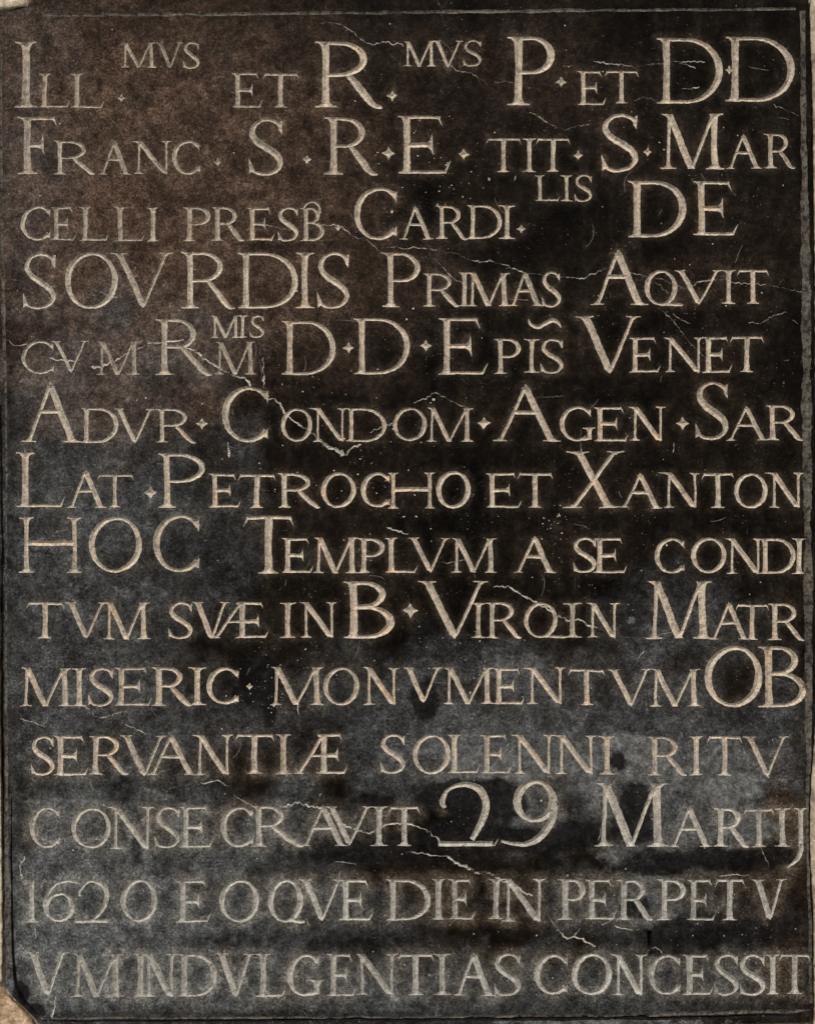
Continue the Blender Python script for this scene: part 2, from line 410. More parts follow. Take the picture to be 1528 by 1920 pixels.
        s.bar(X(0.0), X(.9), h * .7 / s.H, h * 1.5)
        s.beak(s.x1, Y(.14), .06 * s.H, -.14 * s.H, .05 * s.H)
    def six(s):
        t, h = s.t, s.h; X, Y = s.X, s.Y
        g = Gl(s.x0, s.x1, s.Y(.70), s.yb, t / (s.H * .7)); g.t = t; g.O()
        ribbon(catmull([(X(.05), Y(.35), t), (X(.10), Y(.62), h * 1.3), (X(.35), Y(.88), h * 1.2), (X(.75), Y(.985), h), (X(1.12), Y(.93), h * .7)]))
    def nine(s):
        t, h = s.t, s.h; X, Y = s.X, s.Y
        g = Gl(s.x0, s.x1, s.yt, s.Y(.36), t / (s.H * .64)); g.t = t; g.O()
        ribbon(catmull([(X(.95), Y(.62), t * .8), (X(.88), Y(.38), t * .9), (X(.62), Y(.13), t * .9), (X(.25), Y(.02), h * 1.2), (X(-.28), Y(.06), h * .7)]))
    def tilde(s):
        X, Y = s.X, s.Y; t = 7.5
        ribbon(catmull([(X(0), Y(.95), 2), (X(.08), Y(.35), t * .8), (X(.28), Y(.05), t), (X(.5), Y(.45), t), (X(.72), Y(.85), t), (X(.9), Y(.6), t * .8), (X(1), Y(.05), 2)]))
    def dot(s):
        x, y = s.X(.5), s.Y(.5); r = s.W * .54; k = r * .46
        v = []
        for i in range(8):
            a = i * math.pi / 4 + random.uniform(-.05, .05); q = r * random.uniform(.92, 1.12) if i % 2 == 0 else k * 1.15
            v.append((x + q * math.cos(a), y + q * math.sin(a)))
        poly(v, 4); cline((x, y), (x, y))
FN = dict(H='H_', X='X_', C='C_', G='G_', S='S_', Æ='AE', **{'1': 'one', '2': 'two', '6': 'six', '9': 'nine', '0': 'O', '~': 'tilde', '.': 'dot'})

# ------------------------------------------------------------------ the inscription: (origin x, y, weight, [characters with box])
Z = 3.82
TXT = [
 (0, 0, .125, 'I 110 270 298 772;L 285 505 528 770;L 515 750 528 770;. 872 700 28;M 870 1115 305 482;V 1120 1310 305 480;S 1315 1430 305 485'),
 (380, 0, .125, 'E 215 430 525 770;T 430 690 525 770;R 805 1285 298 770;. 1357 682 36'),
 (760, 0, .125, 'M -15 215 292 475;V 195 410 292 475;S 415 545 290 470;P 730 1070 265 755;. 1115 590 34;E 1235 1435 508 750'),
 (1128, 0, .125, 'T 20 262 508 740;D 395 865 272 740;. 910 500 27;D 885 1380 265 728'),
 (0, 200, .125, 'F 125 415 75 485;R 390 685 243 485;A 710 945 250 487;N 945 1225 248 480;C 1232 1435 243 482'),
 (380, 200, .125, '. 110 397 26;S 330 575 90 487;. 748 378 30;R 870 1250 78 485;. 1330 335 42'),
 (760, 200, .135, 'E -50 325 68 478;. 415 342 36;T 575 828 228 470;I 838 935 228 468;T 935 1178 228 465;. 1237 352 32;L 932 1105 492 675;I 1112 1195 492 675;S 1210 1335 490 675'),
 (1128, 200, .135, 'S -5 260 52 462;. 325 325 28;M 360 868 50 445 .29;A 888 1148 200 443;R 1165 1380 195 442;D 190 605 530 935;E 655 975 535 920'),
 (0, 200, .125, 'C 150 362 715 955;E 370 550 718 955;L 575 785 718 958;L 825 1040 720 960;I 1060 1135 725 962;P 1315 1510 720 962'),
 (380, 200, .125, 'R 65 300 720 960;E 320 518 722 960;S 540 685 720 960;B 700 870 725 962 1;. 972 870 22;C 1085 1390 582 950'),
 (760, 200, .13, 'A -42 200 718 950;R 220 445 712 948;D 445 690 705 945;I 670 785 705 948;. 830 872 30'),
 (0, 450, .115, 'S 165 405 95 492;O 468 845 90 488;V 795 1245 92 475;R 1300 1687 88 490'),
 (380, 450, .115, 'D 255 685 92 490;I 665 800 92 487;S 820 1050 90 485;P 1285 1557 92 480'),
 (760, 450, .14, 'R 130 385 240 475;I 385 460 235 475;M 440 745 235 475;A 740 985 235 472;S 975 1110 228 475'),
 (1128, 450, .135, 'A -81 330 80 465 .52;Q 305 580 220 465 .86;V 525 855 215 455;I 860 955 215 458;T 965 1195 212 455'),
 (0, 450, .105, 'C 160 385 725 955;V 370 640 722 940;M 690 1000 728 965;R 1115 1520 568 965 .72'),
 (380, 450, .115, 'M 95 380 730 960 .12;M 60 265 542 700;I 255 320 542 700;S 340 440 542 698;D 570 955 580 965;. 1047 772 36;D 1085 1485 560 962'),
 (760, 450, .125, '. 147 757 36;E 240 590 558 962;P 638 825 708 958;I 850 960 710 950;S 970 1128 708 952;~ 880 1112 565 625'),
 (1128, 450, .14, 'V -184 278 545 948;E 200 418 700 948;N 440 725 700 945 .2;E 720 935 695 948;T 915 1160 692 942'),
 (0, 705, .125, 'A 160 590 55 472 .52;D 585 850 232 475;V 815 1110 235 475;R 1120 1405 235 475;. 1448 342 38'),
 (380, 705, .125, 'C 140 470 75 472;O 565 785 235 468;N 755 1035 232 470 .3;D 1030 1315 232 470'),
 (760, 705, .135, 'O -90 152 232 465;M 148 480 228 470;. 562 340 44;A 630 1110 68 468 .52;G 1105 1365 220 462'),
 (1128, 705, .135, 'E -51 190 222 468;N 180 455 218 462;. 578 340 44;S 668 905 45 450;A 890 1190 220 462;R 1175 1440 212 460'),
 (0, 705, .13, 'L 125 470 550 940;A 480 765 680 942;T 695 960 705 940;. 1078 838 42;P 1135 1470 558 942'),
 (380, 705, .15, 'E 50 275 702 942;T 255 525 705 945;R 540 840 698 942;O 850 1095 692 942;C 1130 1340 695 935'),
 (760, 705, .145, 'H -120 210 692 945;O 220 470 685 942;E 580 830 695 945;T 800 1055 695 945;X 1130 1566 540 945'),
 (1128, 705, .14, 'A 130 430 700 945;N 400 700 692 942 .32;T 715 945 695 945;O 945 1185 700 945;N 1160 1440 695 942 .3'),
 (0, 955, .13, 'H 140 590 58 452;O 640 1018 58 448;C 1098 1430 42 448'),
 (380, 955, .15, 'T 290 655 48 458;E 570 795 205 455;M 790 1110 202 455;P 1110 1305 205 455;L 1310 1537 205 455'),
 (760, 955, .145, 'V 22 320 205 445;M 325 650 205 452;A 780 1078 200 455;S 1200 1365 205 452;E 1350 1586 205 455'),
 (1128, 955, .145, 'C 378 590 208 455;O 640 890 208 452;N 875 1150 208 460;D 1125 1385 208 460;I 1360 1460 208 460'),
 (0, 955, .14, 'T 190 460 665 925;V 465 770 665 918;M 740 1072 665 928;S 1210 1380 668 922;V 1375 1645 665 920'),
 (380, 955, .145, 'Æ 60 475 665 922;I 555 665 668 920;N 690 960 665 918 .2;B 1010 1375 518 922;. 1487 725 50'),
 (760, 955, .135, 'V 90 595 512 915;I 470 575 672 920;R 580 830 668 920;Q 850 1160 670 918 .77;I 1130 1265 672 920;N 1290 1531 672 920 .2'),
 (1128, 955, .14, 'M 255 785 515 925 .3;A 770 1060 672 930;T 955 1195 680 930;R 1190 1450 675 935'),
 (0, 1205, .145, 'M 145 510 180 455;I 520 620 180 455;S 635 815 182 448;E 830 1090 178 450;R 1090 1375 178 450;I 1350 1480 178 448'),
 (380, 1205, .15, 'C 30 260 180 438;. 340 312 24;M 470 860 175 445 .2;O 865 1122 180 442;N 1145 1405 178 442 .18'),
 (760, 1205, .14, 'V -15 265 178 425;M 270 625 180 440;E 625 855 182 442;N 830 1145 180 438 .3;T 1165 1430 190 445'),
 (1128, 1205, .135, 'V 45 355 190 450;M 340 700 190 458;O 735 1150 28 458;B 1120 1465 28 460'),
 (0, 1205, .14, 'S 225 390 675 948;E 390 640 668 950;R 640 920 668 945;V 860 1195 665 948;A 1060 1410 665 945;N 1370 1667 662 945'),
 (380, 1205, .14, 'T 230 515 658 940;I 525 635 658 940;Æ 655 1040 655 938;S 1270 1448 660 935'),
 (760, 1205, .135, 'O 50 322 660 938;L 305 535 660 935;E 540 760 660 935;N 755 1065 660 938;N 1050 1365 665 940 .24;I 1385 1500 668 942'),
 (1128, 1205, .13, 'R 330 605 672 948;I 625 725 672 950;T 750 1005 672 950;V 1010 1340 672 955'),
 (0, 1450, .108, 'C 215 430 245 530;O 515 795 245 535;N 765 1100 240 540;S 1112 1290 240 530;E 1290 1530 238 528'),
 (380, 1450, .115, 'C 130 360 240 525;R 350 720 230 525 .63;A 700 1040 235 522;V 880 1215 238 510;I 1205 1325 238 520;T 1330 1557 238 520'),
 (760, 1450, .115, '2 235 665 68 522 1;9 770 1085 48 515'),
 (1128, 1450, .12, 'M -61 470 70 522 .165;A 480 790 245 525;R 800 1050 250 525;T 1010 1235 252 528;I 1235 1345 252 525;J 1320 1470 252 680'),
 (0, 1660, .108, '1 175 285 -34 262;6 315 535 -34 258;2 540 795 -34 268;0 865 1130 -40 258;E 1265 1515 -34 262'),
 (380, 1660, .115, 'O 120 405 -38 260;Q 470 725 -42 262 .98;V 690 1010 -42 245;E 980 1220 -42 250;D 1315 1632 -42 248'),
 (760, 1660, .12, 'I 190 280 -45 245;E 310 505 -45 245;I 595 700 -45 242;N 680 1000 -48 258 .18;P 1090 1290 -45 245;E 1290 1510 -42 245'),
 (1128, 1660, .12, 'R 105 365 -42 245;P 395 600 -42 248;E 610 820 -42 250;T 805 1025 -42 250;V 1070 1320 -42 240'),
 (0, 1660, .118, 'V 190 490 480 780;M 500 880 490 798 .19;I 965 1050 490 798;N 1020 1275 490 798 .15;D 1275 1557 490 798'),
 (380, 1660, .118, 'V 90 375 490 790;L 385 600 490 795;G 605 870 495 790;E 890 1105 490 790;N 1100 1395 492 785 .14;T 1395 1657 490 785'),
 (760, 1660, .122, 'I 200 325 490 785;A 345 645 490 790;S 635 825 490 785;C 920 1160 495 780;O 1190 1475 490 782'),
 (1128, 1660, .12, 'N 60 320 495 785 .2;C 335 560 495 780;E 580 800 495 785;S 805 975 495 785;S 985 1165 498 785;I 1175 1270 498 780;T 1265 1495 495 778'),
]
def film_at(x, y):        # how much pigment is left in the cut, by area of the stone
    f = .92
    if y > 1380: f = .93 - .14 * min(1, (y - 1380) / 350)
    if y < 480 and x < 700: f -= .22 * min(1, (700 - x) / 350) * min(1, (480 - y) / 60)
    if 440 < y < 740 and x < 640: f -= .08 * min(1, (640 - x) / 200)
    if y > 850 and y < 1350 and x > 350: f += .12
    return max(.42, min(1, f + .08 * noise.noise((x * .01, y * .01, 4))))

for ox, oy, wr, body in TXT:
    for item in body.split(';'):
        q = item.split(); ch = q[0]; v = [float(a) for a in q[1:]]
        if ch == '.':
            cx, cy, r = ox + v[0] / Z, oy + v[1] / Z, v[2] / Z
            x0, x1, y0, y1 = cx - r, cx + r, cy - r, cy + r; p = None
        else:
            x0, x1, y0, y1 = ox + v[0] / Z, ox + v[1] / Z, oy + v[2] / Z, oy + v[3] / Z
            p = v[4] if len(v) > 4 else None
        H = y1 - y0; cy0 = y0
        ww = wr * (.88 if H > 85 else .98) * (1.2 if cy0 > 1430 else 1.12 if x0 < 500 and 560 < cy0 < 700 else 1.07 if x0 < 700 and cy0 < 460 else 1)
        groups.append(dict(kind='dot' if ch == '.' else 'letter', ch=ch, c=((x0 + x1) / 2, (y0 + y1) / 2), big=H > 85))
        g = Gl(x0, x1, y0, y1, ww, p)
        getattr(g, FN.get(ch, ch))()

# ------------------------------------------------------------------ cracks and scratches (origin, width, points)
CR = [
 (380, 0, 2.2, '845 165,935 160,985 172,1080 232,1110 262,1150 295,1220 325,1330 292,1370 322,1400 300,1440 330'),
 (760, 0, 2.4, '215 0,255 60,265 120,290 190'), (760, 0, 2.0, '190 425,300 440,370 505,470 520,520 555,600 610'),
 (760, 200, 2.4, '840 30,930 60,1000 105,1090 150,1140 168,1200 140,1320 125'),
 (760, 0, 2.0, '640 590,700 588,770 592'), (760, 0, 2.4, '1130 475,1190 465'),
 (760, 0, 2.4, '1340 440,1400 445,1528 465,1636 480,1726 460,1846 458,1926 440,2006 440,2146 446'),
 (1128, 0, 1.8, '540 445,640 475,670 490'), (1128, 0, 1.8, '570 630,640 635,700 620'), (1128, 0, 1.8, '230 720,290 700,350 705,400 730'),
 (1128, 0, 2.0, '1230 750,1300 780,1410 830'),
 (380, 200, 1.8, '240 815,330 825,450 850,560 875,690 890,870 850,940 845,1000 860,1070 920,1110 945,1170 945,1220 990,1290 1055'),
 (380, 450, 2.2, '1290 50,1390 45,1430 65,1512 50,1622 60,1712 90,1822 100,1902 140,1982 158,2052 150,2182 180,2197 195,2252 210,2312 240,2452 255,2562 262,2632 265,2702 280,2802 240,2892 205'),
 (1128, 450, 1.8, '190 235,250 245,320 265,430 280,520 320,600 350'), (1128, 450, 1.6, '240 285,380 310,420 330,480 380'),
 (1128, 450, 2.0, '600 350,700 300,780 285,880 275,930 300,1000 310,1100 315,1200 325,1300 345,1400 365,1430 370'), (1128, 450, 1.6, '1250 335,1300 280'),
 (1128, 450, 1.5, '410 480,500 570,560 650,640 750,740 850'), (1128, 450, 1.5, '510 530,560 575,640 600'),
 (1128, 450, 1.7, '1050 590,1130 595,1170 580,1200 550,1320 520'), (1128, 450, 1.6, '1360 575,1400 600'),
 (760, 450, 1.7, '140 120,200 130,250 180,320 260,400 310,480 330,520 345'), (760, 450, 1.5, '560 400,640 415,740 425,880 430'),
 (0, 450, 2.2, '40 280,130 290,220 300,380 300,440 320,520 345,600 330,660 350,780 395,860 420,960 445,1050 460'),
 (0, 450, 2.6, '30 700,70 720,110 760,200 745'), (0, 450, 3.0, '350 845,410 860,500 860,540 880'),
 (0, 450, 3.6, '650 910,700 915,790 880,900 825,950 800,1000 770,1060 740,1170 735,1240 725,1320 715'),
 (0, 450, 4.6, '1210 770,1340 765,1400 790,1460 845,1528 885,1582 920,1642 950,1702 985,1752 985,1802 1040'),
 (380, 705, 3.0, '460 165,510 165,560 215,600 275,650 320,720 370,780 400,840 460'),
 (380, 705, 7.0, '840 460,900 510,960 530,1020 570'), (380, 705, 4.0, '1020 570,1060 520,1140 490'),
 (380, 450, 3.2, '430 840,440 990,440 1060'), (380, 705, 1.6, '1200 400,1290 365,1380 335'), (380, 705, 3.4, '180 480,192 585'), (380, 705, 2.4, '1085 615,1108 638'),
 (760, 705, 2.0, '60 190,150 160,215 118,300 165,370 200,490 240'), (760, 705, 2.6, '930 155,1030 155,1080 145,1140 140'), (760, 705, 2.4, '1255 370,1257 540'),
 (0, 955, 1.6, '400 160,560 155'), (380, 955, 3.0, '1310 130,1400 160,1470 180'), (760, 955, 1.8, '240 375,300 385,380 370,460 360'), (760, 955, 2.2, '490 440,500 490'),
 (760, 955, 3.0, '630 550,740 555,800 595,850 625,930 670,1000 700,1060 740,1110 770,1190 800,1240 785,1310 830,1380 850'),
 (760, 955, 2.2, '1380 850,1420 870,1450 910,1528 945'), (760, 955, 1.8, '1210 105,1270 120,1310 140'),
 (1128, 955, 1.8, '130 940,160 910,250 925,330 915,480 880,560 870,660 880'),
 (0, 1205, 2.4, '70 345,130 300,180 260,240 290,300 330'), (0, 1205, 2.8, '600 450,650 475,680 520,740 540,820 515,920 490,990 470'),
 (0, 1205, 2.6, '150 550,240 570,320 600,400 610'), (0, 1205, 2.0, '860 570,950 605,1050 655'),
 (1128, 1205, 1.8, '700 10,820 40'), (1128, 1205, 2.4, '1240 260,1380 290'), (1128, 1205, 2.6, '318 425,320 500'),
 (0, 1450, 2.2, '1200 115,1280 90,1400 75,1560 45,1642 95'), (380, 1450, 2.6, '220 150,310 210,380 240'),
 (380, 1450, 3.2, '560 240,600 235,680 205,790 240,870 250,940 300,1030 380,1100 410,1200 430,1260 390,1330 360,1430 355,1500 365,1582 395,1642 440,1702 490'),
 (760, 1450, 2.2, '0 560,150 575,240 595,300 590'), (760, 1450, 5.6, '300 590,360 640,440 670,520 715,570 700,640 740'),
 (760, 1450, 4.6, '640 740,730 780,790 810,850 850,910 880'), (760, 1660, 2.2, '960 140,1010 190,1070 290,1110 335'),
 (760, 1660, 3.8, '1110 335,1160 385,1210 370,1270 380,1330 425,1360 440'), (760, 1660, 2.0, '1210 370,1245 310'),
 (1128, 1450, 1.6, '1140 540,1200 670'), (1128, 1450, 1.6, '1290 690,1400 750'), (1128, 1450, 1.8, '820 740,920 730,1060 730'),
 (0, 1450, 3.6, '175 590,180 620,150 660,155 760'), (0, 1660, 2.8, '250 290,260 380'), (0, 1660, 4.0, '402 790,375 950'),
 (380, 1205, 1.5, '1180 560,1200 640,1290 860'), (380, 1205, 3.0, '690 440,680 480,690 520'),
 (380, 1660, 2.0, '500 850,560 870,640 880'), (380, 1660, 2.4, '690 900,770 940'), (1128, 1660, 2.0, '90 290,150 310,300 315'),
 (1128, 1660, 2.4, '360 450,410 460,430 490'), (1128, 450, 2.4, '58 370,62 420'), (1128, 450, 2.8, '855 420,857 465'), (1128, 450, 2.2, '826 560,828 590'),
 (1128, 1660, 2.6, '670 752,690 768'), (380, 450, 2.8, '1208 340,1214 358'), (760, 200, 2.8, '790 500,780 535'), (380, 1450, 2.8, '848 140,838 170'),
 (1128, 1205, 1.7, '300 60,250 120'), (0, 1205, 2.6, '820 0,808 25'), (1128, 705, 2.0, '515 485,508 550'),
]
for ox, oy, wd, body in CR:
    P = [tuple(float(a) for a in q.split()) for q in body.split(',')]
    P = [(ox + a / Z, oy + b / Z) for a, b in P]
    path = []
    for (a, b), (c, d) in zip(P, P[1:]):
        L = math.hypot(c - a, d - b); n = max(2, int(L / 4))
        for k in range(n):
            t = k / n; x, y = a + (c - a) * t, b + (d - b) * t
            e = 1.5 + .35 * wd
            path.append((x + e * noise.noise((x * .25, y * .25, 2)), y + e * 1.6 * noise.noise((x * .25, y * .25, 8)),
                         wd * (.82 + .95 * max(-.5, noise.noise((x * .11, y * .11, 5))))))
    path.append((P[-1][0], P[-1][1], 1.0))
    path[0] = (path[0][0], path[0][1], 1.0)
    groups.append(dict(kind='crack', ch='', c=P[0], big=wd >= 3))
    if wd < 3: path = [(a, b, c * .85) for a, b, c in path]
    ribbon(path, centre=wd > 3)

# chips knocked out of the face: small pale pits
rng = random.Random(11)
groups.append(dict(kind='chips', ch='', c=(0, 0), big=False))
CHIPZ = [(760, 300, 90), (300, 140, 200), (560, 870, 120), (870, 340, 60), (1250, 1100, 200), (420, 1560, 260), (880, 1240, 120), (1300, 420, 200), (1450, 1800, 90),
         (1180, 1760, 150), (650, 760, 120), (1040, 980, 40), (1350, 1540, 150), (120, 1500, 120), (760, 1000, 150), (500, 1280, 60), (700, 1750, 250), (1060, 1880, 250)]
for i in range(620):
    if rng.random() < .72:
        a, b, r = rng.choice(CHIPZ); x, y = rng.gauss(a, r * .6), rng.gauss(b, r * .6)
    else: x, y = rng.uniform(30, 1490), rng.uniform(35, 1890)
    if not (22 < x < 1492 and 32 < y < 1892): continue
    r = rng.choice([.8, .9, 1.1, 1.4, 1.9]) * (1.35 if rng.random() < .1 else .85); an = rng.uniform(0, 6.28); el = rng.uniform(.5, 1)
    v = []
    for k in range(6):
        t = k * math.pi / 3; u, w_ = r * math.cos(t) * rng.uniform(.8, 1.3), r * el * math.sin(t) * rng.uniform(.8, 1.3)
        v.append((x + u * math.cos(an) - w_ * math.sin(an), y + u * math.sin(an) + w_ * math.cos(an)))
    poly(v, 9)

for i in range(70):
    x, y = rng.uniform(40, 1480), rng.uniform(40, 1880); an = rng.choice([rng.gauss(1.5, .4), rng.gauss(.4, .5), rng.uniform(0, 3.1)]); L = rng.uniform(6, 46)
    groups.append(dict(kind='scratch', ch='', c=(x, y), big=False)); cu = rng.uniform(-.02, .02)
    pa = []
    for k in range(6):
        t = L * k / 5; pa.append((x + math.cos(an + cu * t) * t, y + math.sin(an + cu * t) * t, .5 + .9 * math.sin(math.pi * (k + .3) / 6)))
    ribbon(pa, centre=False)

# border line cut around the field, worn arris on the right
def band(name, P, step=8):
    groups.append(dict(kind=name, ch='', c=P[0][:2], big=False))
    path = []
    for (a, b, u), (c, d, v) in zip(P, P[1:]):
        n = max(1, int(math.hypot(c - a, d - b) / step))
        for k in range(n):
            t = k / n; x, y = a + (c - a) * t, b + (d - b) * t
            path.append((x, y, (u + (v - u) * t) * (1 + .5 * noise.noise((x * .03, y * .03, 7)) + .22 * noise.noise((x * .12, y * .12, 7)))))
    path.append(P[-1])
    ribbon(path)
band('border_line', [(78, 27, 3), (110, 28, 7), (400, 26, 6), (760, 23, 6), (1100, 19, 5), (1300, 18, 5), (1492, 17, 5)])
band('border_line', [(1504, 20, 9), (1506, 250, 10), (1510, 500, 17), (1512, 800, 17), (1514.5, 1100, 15), (1515, 1350, 12), (1515, 1430, 8), (1514, 1600, 6), (1518, 1750, 7), (1519, 1880, 6)])
band('border_line', [(3, 100, 4), (3, 300, 4), (5, 450, 5), (8, 600, 6), (11, 700, 5), (13, 900, 3), (12.5, 1100, 3), (12, 1300, 4), (13, 1500, 6), (15, 1700, 7), (17, 1836, 6)])
band('border_line', [(78, 1908.5, 3), (300, 1908, 4), (780, 1908, 4), (1128, 1904, 6), (1300, 1900, 7), (1490, 1895, 7), (1519, 1893, 2)])
band('border_groove', [(2, 760, 4), (5.5, 1000, 5), (5, 1300, 5), (6.5, 1500, 5), (8, 1840, 4)])
band('border_groove', [(22, 1490, 2), (23, 1650, 4), (25, 1780, 5), (31, 1850, 7), (46, 1880, 8), (74, 1903, 3)])
band('border_groove', [(80, 1914, 3), (500, 1914, 6), (1000, 1911, 6), (1300, 1908, 6), (1480, 1903, 4)])
groups.append(dict(kind='hole', ch='', c=(1217, 1760), big=False))
poly([(1202, 1743), (1215, 1745), (1221, 1745), (1222, 1775), (1214, 1778), (1211, 1750)], 6); cline((1217, 1752), (1217, 1772))
groups.append(dict(kind='hole', ch='', c=(1219, 1787), big=False))
poly([(1215, 1783), (1223, 1782), (1223, 1789), (1215, 1792)], 6)

# ------------------------------------------------------------------ outline of the slab
OUT = [(62, -6), (500, -4), (1000, -7), (1515, -6), (1516, 80), (1519, 130), (1521, 300), (1524, 500), (1525, 800), (1528.5, 1000), (1528, 1300), (1520, 1430), (1516, 1520),
       (1516, 1600), (1522, 1720), (1523, 1890), (1518, 1917), (1400, 1919), (1100, 1923), (700, 1922), (300, 1924), (77, 1922), (64, 1906), (45, 1887), (20, 1866), (12, 1848),
       (9, 1700), (4, 1400), (2, 1100), (1, 850), (-3, 700), (-6, 400), (-9, 30), (0, 21), (22, 20), (50, 14), (58, 10)]
def outline():
    q = []
    for i in range(len(OUT)):
        a, b = OUT[i], OUT[(i + 1) % len(OUT)]
        n = max(1, int(math.hypot(b[0] - a[0], b[1] - a[1]) / 9))
        for k in range(n):
            x, y = a[0] + (b[0] - a[0]) * k / n, a[1] + (b[1] - a[1]) * k / n
            q.append((x + 1.2 * noise.noise((x * .07, y * .07, 1)), y + 1.6 * noise.noise((x * .07, y * .07, 2))))
    ar = sum(q[i][0] * q[(i + 1) % len(q)][1] - q[(i + 1) % len(q)][0] * q[i][1] for i in range(len(q)))
    return q if ar > 0 else q[::-1]
OL = outline()

# ------------------------------------------------------------------ one triangulation of face + every cut
V = []; F = []; gid = []
for g, q in polys:
    F.append(list(range(len(V), len(V) + len(q)))); V += q; gid.append(g)
F.append(list(range(len(V), len(V) + len(OL)))); V += OL; gid.append(-1)
V += pts_in
STEP = 7.0
for j in range(int(1930 / STEP)):
    for i in range(int(1530 / STEP)):
        V.append((i * STEP + 3 + rng.uniform(-2, 2), j * STEP + 2 + rng.uniform(-2, 2)))
import time; t0 = time.time()
ov, oe, of, _, _, fo = delaunay_2d_cdt([Vector(v) for v in V], [], F, 0, 1e-4, True)
print('cdt', len(V), len(of), time.time() - t0)
KP = {'letter': 0, 'dot': 0, 'hole': 1, 'border_line': 3, 'border_groove': 4, 'crack': 2, 'scratch': 6, 'chips': 5}
cls = []
for o in fo:
    best = None; inside = False
    for k in o:
        g = gid[k]
        if g < 0: inside = True
        else:
            key = (KP[groups[g]['kind']], g)
            if best is None or key < best: best = key
    cls.append(None if not inside else (-1 if best is None else best[1]))
nv = len(ov)
edge_f = {}
for k, f in enumerate(of):
    for a, b in ((f[0], f[1]), (f[1], f[2]), (f[2], f[0])): edge_f.setdefault((min(a, b), max(a, b)), []).append(k)
nb = [[] for _ in of]
for e, ks in edge_f.items():
    if len(ks) == 2: nb[ks[0]].append(ks[1]); nb[ks[1]].append(ks[0])
def tarea(f):
    a, b, c = (ov[i] for i in f); return abs((b[0] - a[0]) * (c[1] - a[1]) - (c[0] - a[0]) * (b[1] - a[1])) / 2
seen = [False] * len(of); fixed = 0
for k0 in range(len(of)):
    if seen[k0] or cls[k0] != -1: continue
    comp = [k0]; seen[k0] = True; i = 0; ar = 0
    while i < len(comp):
        k = comp[i]; i += 1
        for j in nb[k]:
            if not seen[j] and cls[j] == -1: seen[j] = True; comp.append(j)
    if len(comp) < 60:
        ar = sum(tarea(of[k]) for k in comp)
        if ar < 5:
            near = [cls[j] for k in comp for j in nb[k] if cls[j] not in (-1, None)]
            if near:
                for k in comp: cls[k] = near[0]
                fixed += len(comp)
print('slivers closed', fixed)
xy = np.array([(v[0], v[1]) for v in ov])
vc = [set() for _ in range(nv)]
for f, c in zip(of, cls):
    for i in f: vc[i].add(c)
bnd = [len(s - {None}) > 1 or None in s for s in vc]
# an edge vertex lies between a cut and the face; cuts that meet share their depth
lips = [i for i in range(nv) if -1 in vc[i] and len(vc[i]) > 1]
kd = kdtree.KDTree(len(lips))
for i in lips: kd.insert((xy[i][0], xy[i][1], 0), i)
kd.balance()
lipset = set(lips)
segs = {}
ecount = {}
for f, c in zip(of, cls):
    for a, b in ((f[0], f[1]), (f[1], f[2]), (f[2], f[0])):
        ecount.setdefault((min(a, b), max(a, b)), set()).add(c)
for (a, b), s in ecount.items():
    if -1 in s and len(s) > 1:
        segs.setdefault(a, []).append(b); segs.setdefault(b, []).append(a)
SLOPE = {'letter': .6, 'dot': .55, 'crack': .7, 'scratch': .3, 'chips': .6, 'border_line': .30, 'border_groove': .9, 'hole': 2.5}
depth = np.zeros(nv); halo = np.zeros(nv)
def segd(p, a, b):
    ab = b - a; t = max(0, min(1, float(np.dot(p - a, ab) / (np.dot(ab, ab) + 1e-9)))); return float(np.hypot(*(p - a - t * ab)))
for i in range(nv):
    c = [k for k in vc[i] if k is not None and k >= 0]
    p = xy[i]
    if -1 in vc[i]:
        if i not in lipset:
            d = kd.find((p[0], p[1], 0))
            halo[i] = d[2]
        continue
    if not c: continue
    best = 1e9
    for _, j, d in kd.find_n((p[0], p[1], 0), 4):
        best = min(best, d)
        for k in segs.get(j, []): best = min(best, segd(p, xy[j], xy[k]))
    depth[i] = best * max(SLOPE[groups[k]['kind']] for k in c)
# gentle unevenness of the hand-dressed face
rel = np.array([1.1 * noise.noise((x * .006, y * .006, 0)) + .35 * noise.noise((x * .03, y * .03, 5)) for x, y in xy])
hl = np.zeros(nv)
kl = [i for i in lips if any(k is not None and k >= 0 and groups[k]['kind'] in ('letter', 'dot') for k in vc[i])]
kd2 = kdtree.KDTree(len(kl))
for i in kl: kd2.insert((xy[i][0], xy[i][1], 0), i)
kd2.balance()
# ---- painted on the stone: grey sheen with dusty mottling, brown reflected haze, black blotches
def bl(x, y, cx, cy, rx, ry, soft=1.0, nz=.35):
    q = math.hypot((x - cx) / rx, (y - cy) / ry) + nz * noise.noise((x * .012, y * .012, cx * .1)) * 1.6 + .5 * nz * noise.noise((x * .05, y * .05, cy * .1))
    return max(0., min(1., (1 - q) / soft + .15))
SHEEN_DUST = [(1180, 1700, 220, 70, .4, .9), (640, 1700, 160, 60, .3, .9), (1000, 1560, 120, 60, .3, .8), (60, 1780, 420, 330, .75, .9), (420, 1880, 520, 200, .45, .8), (150, 1000, 330, 420, .5, 1), (1150, 1390, 430, 170, .45, .6), (880, 1430, 230, 110, .45, .5), (1290, 1500, 170, 110, .45, .35),  # cool reflection low on the face put into the colour, plus dusty patches
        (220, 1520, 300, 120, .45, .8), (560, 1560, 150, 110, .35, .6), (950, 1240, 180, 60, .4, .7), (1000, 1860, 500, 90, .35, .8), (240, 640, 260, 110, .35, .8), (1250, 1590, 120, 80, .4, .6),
        (300, 1350, 260, 90, .25, .7), (700, 1330, 220, 130, .3, .8), (1280, 1170, 150, 120, .3, .8), (1300, 1800, 230, 120, .25, .8), (120, 1300, 160, 160, .35, .9), (60, 300, 130, 300, .3, .9), (340, 1700, 300, 150, .5, 1)]
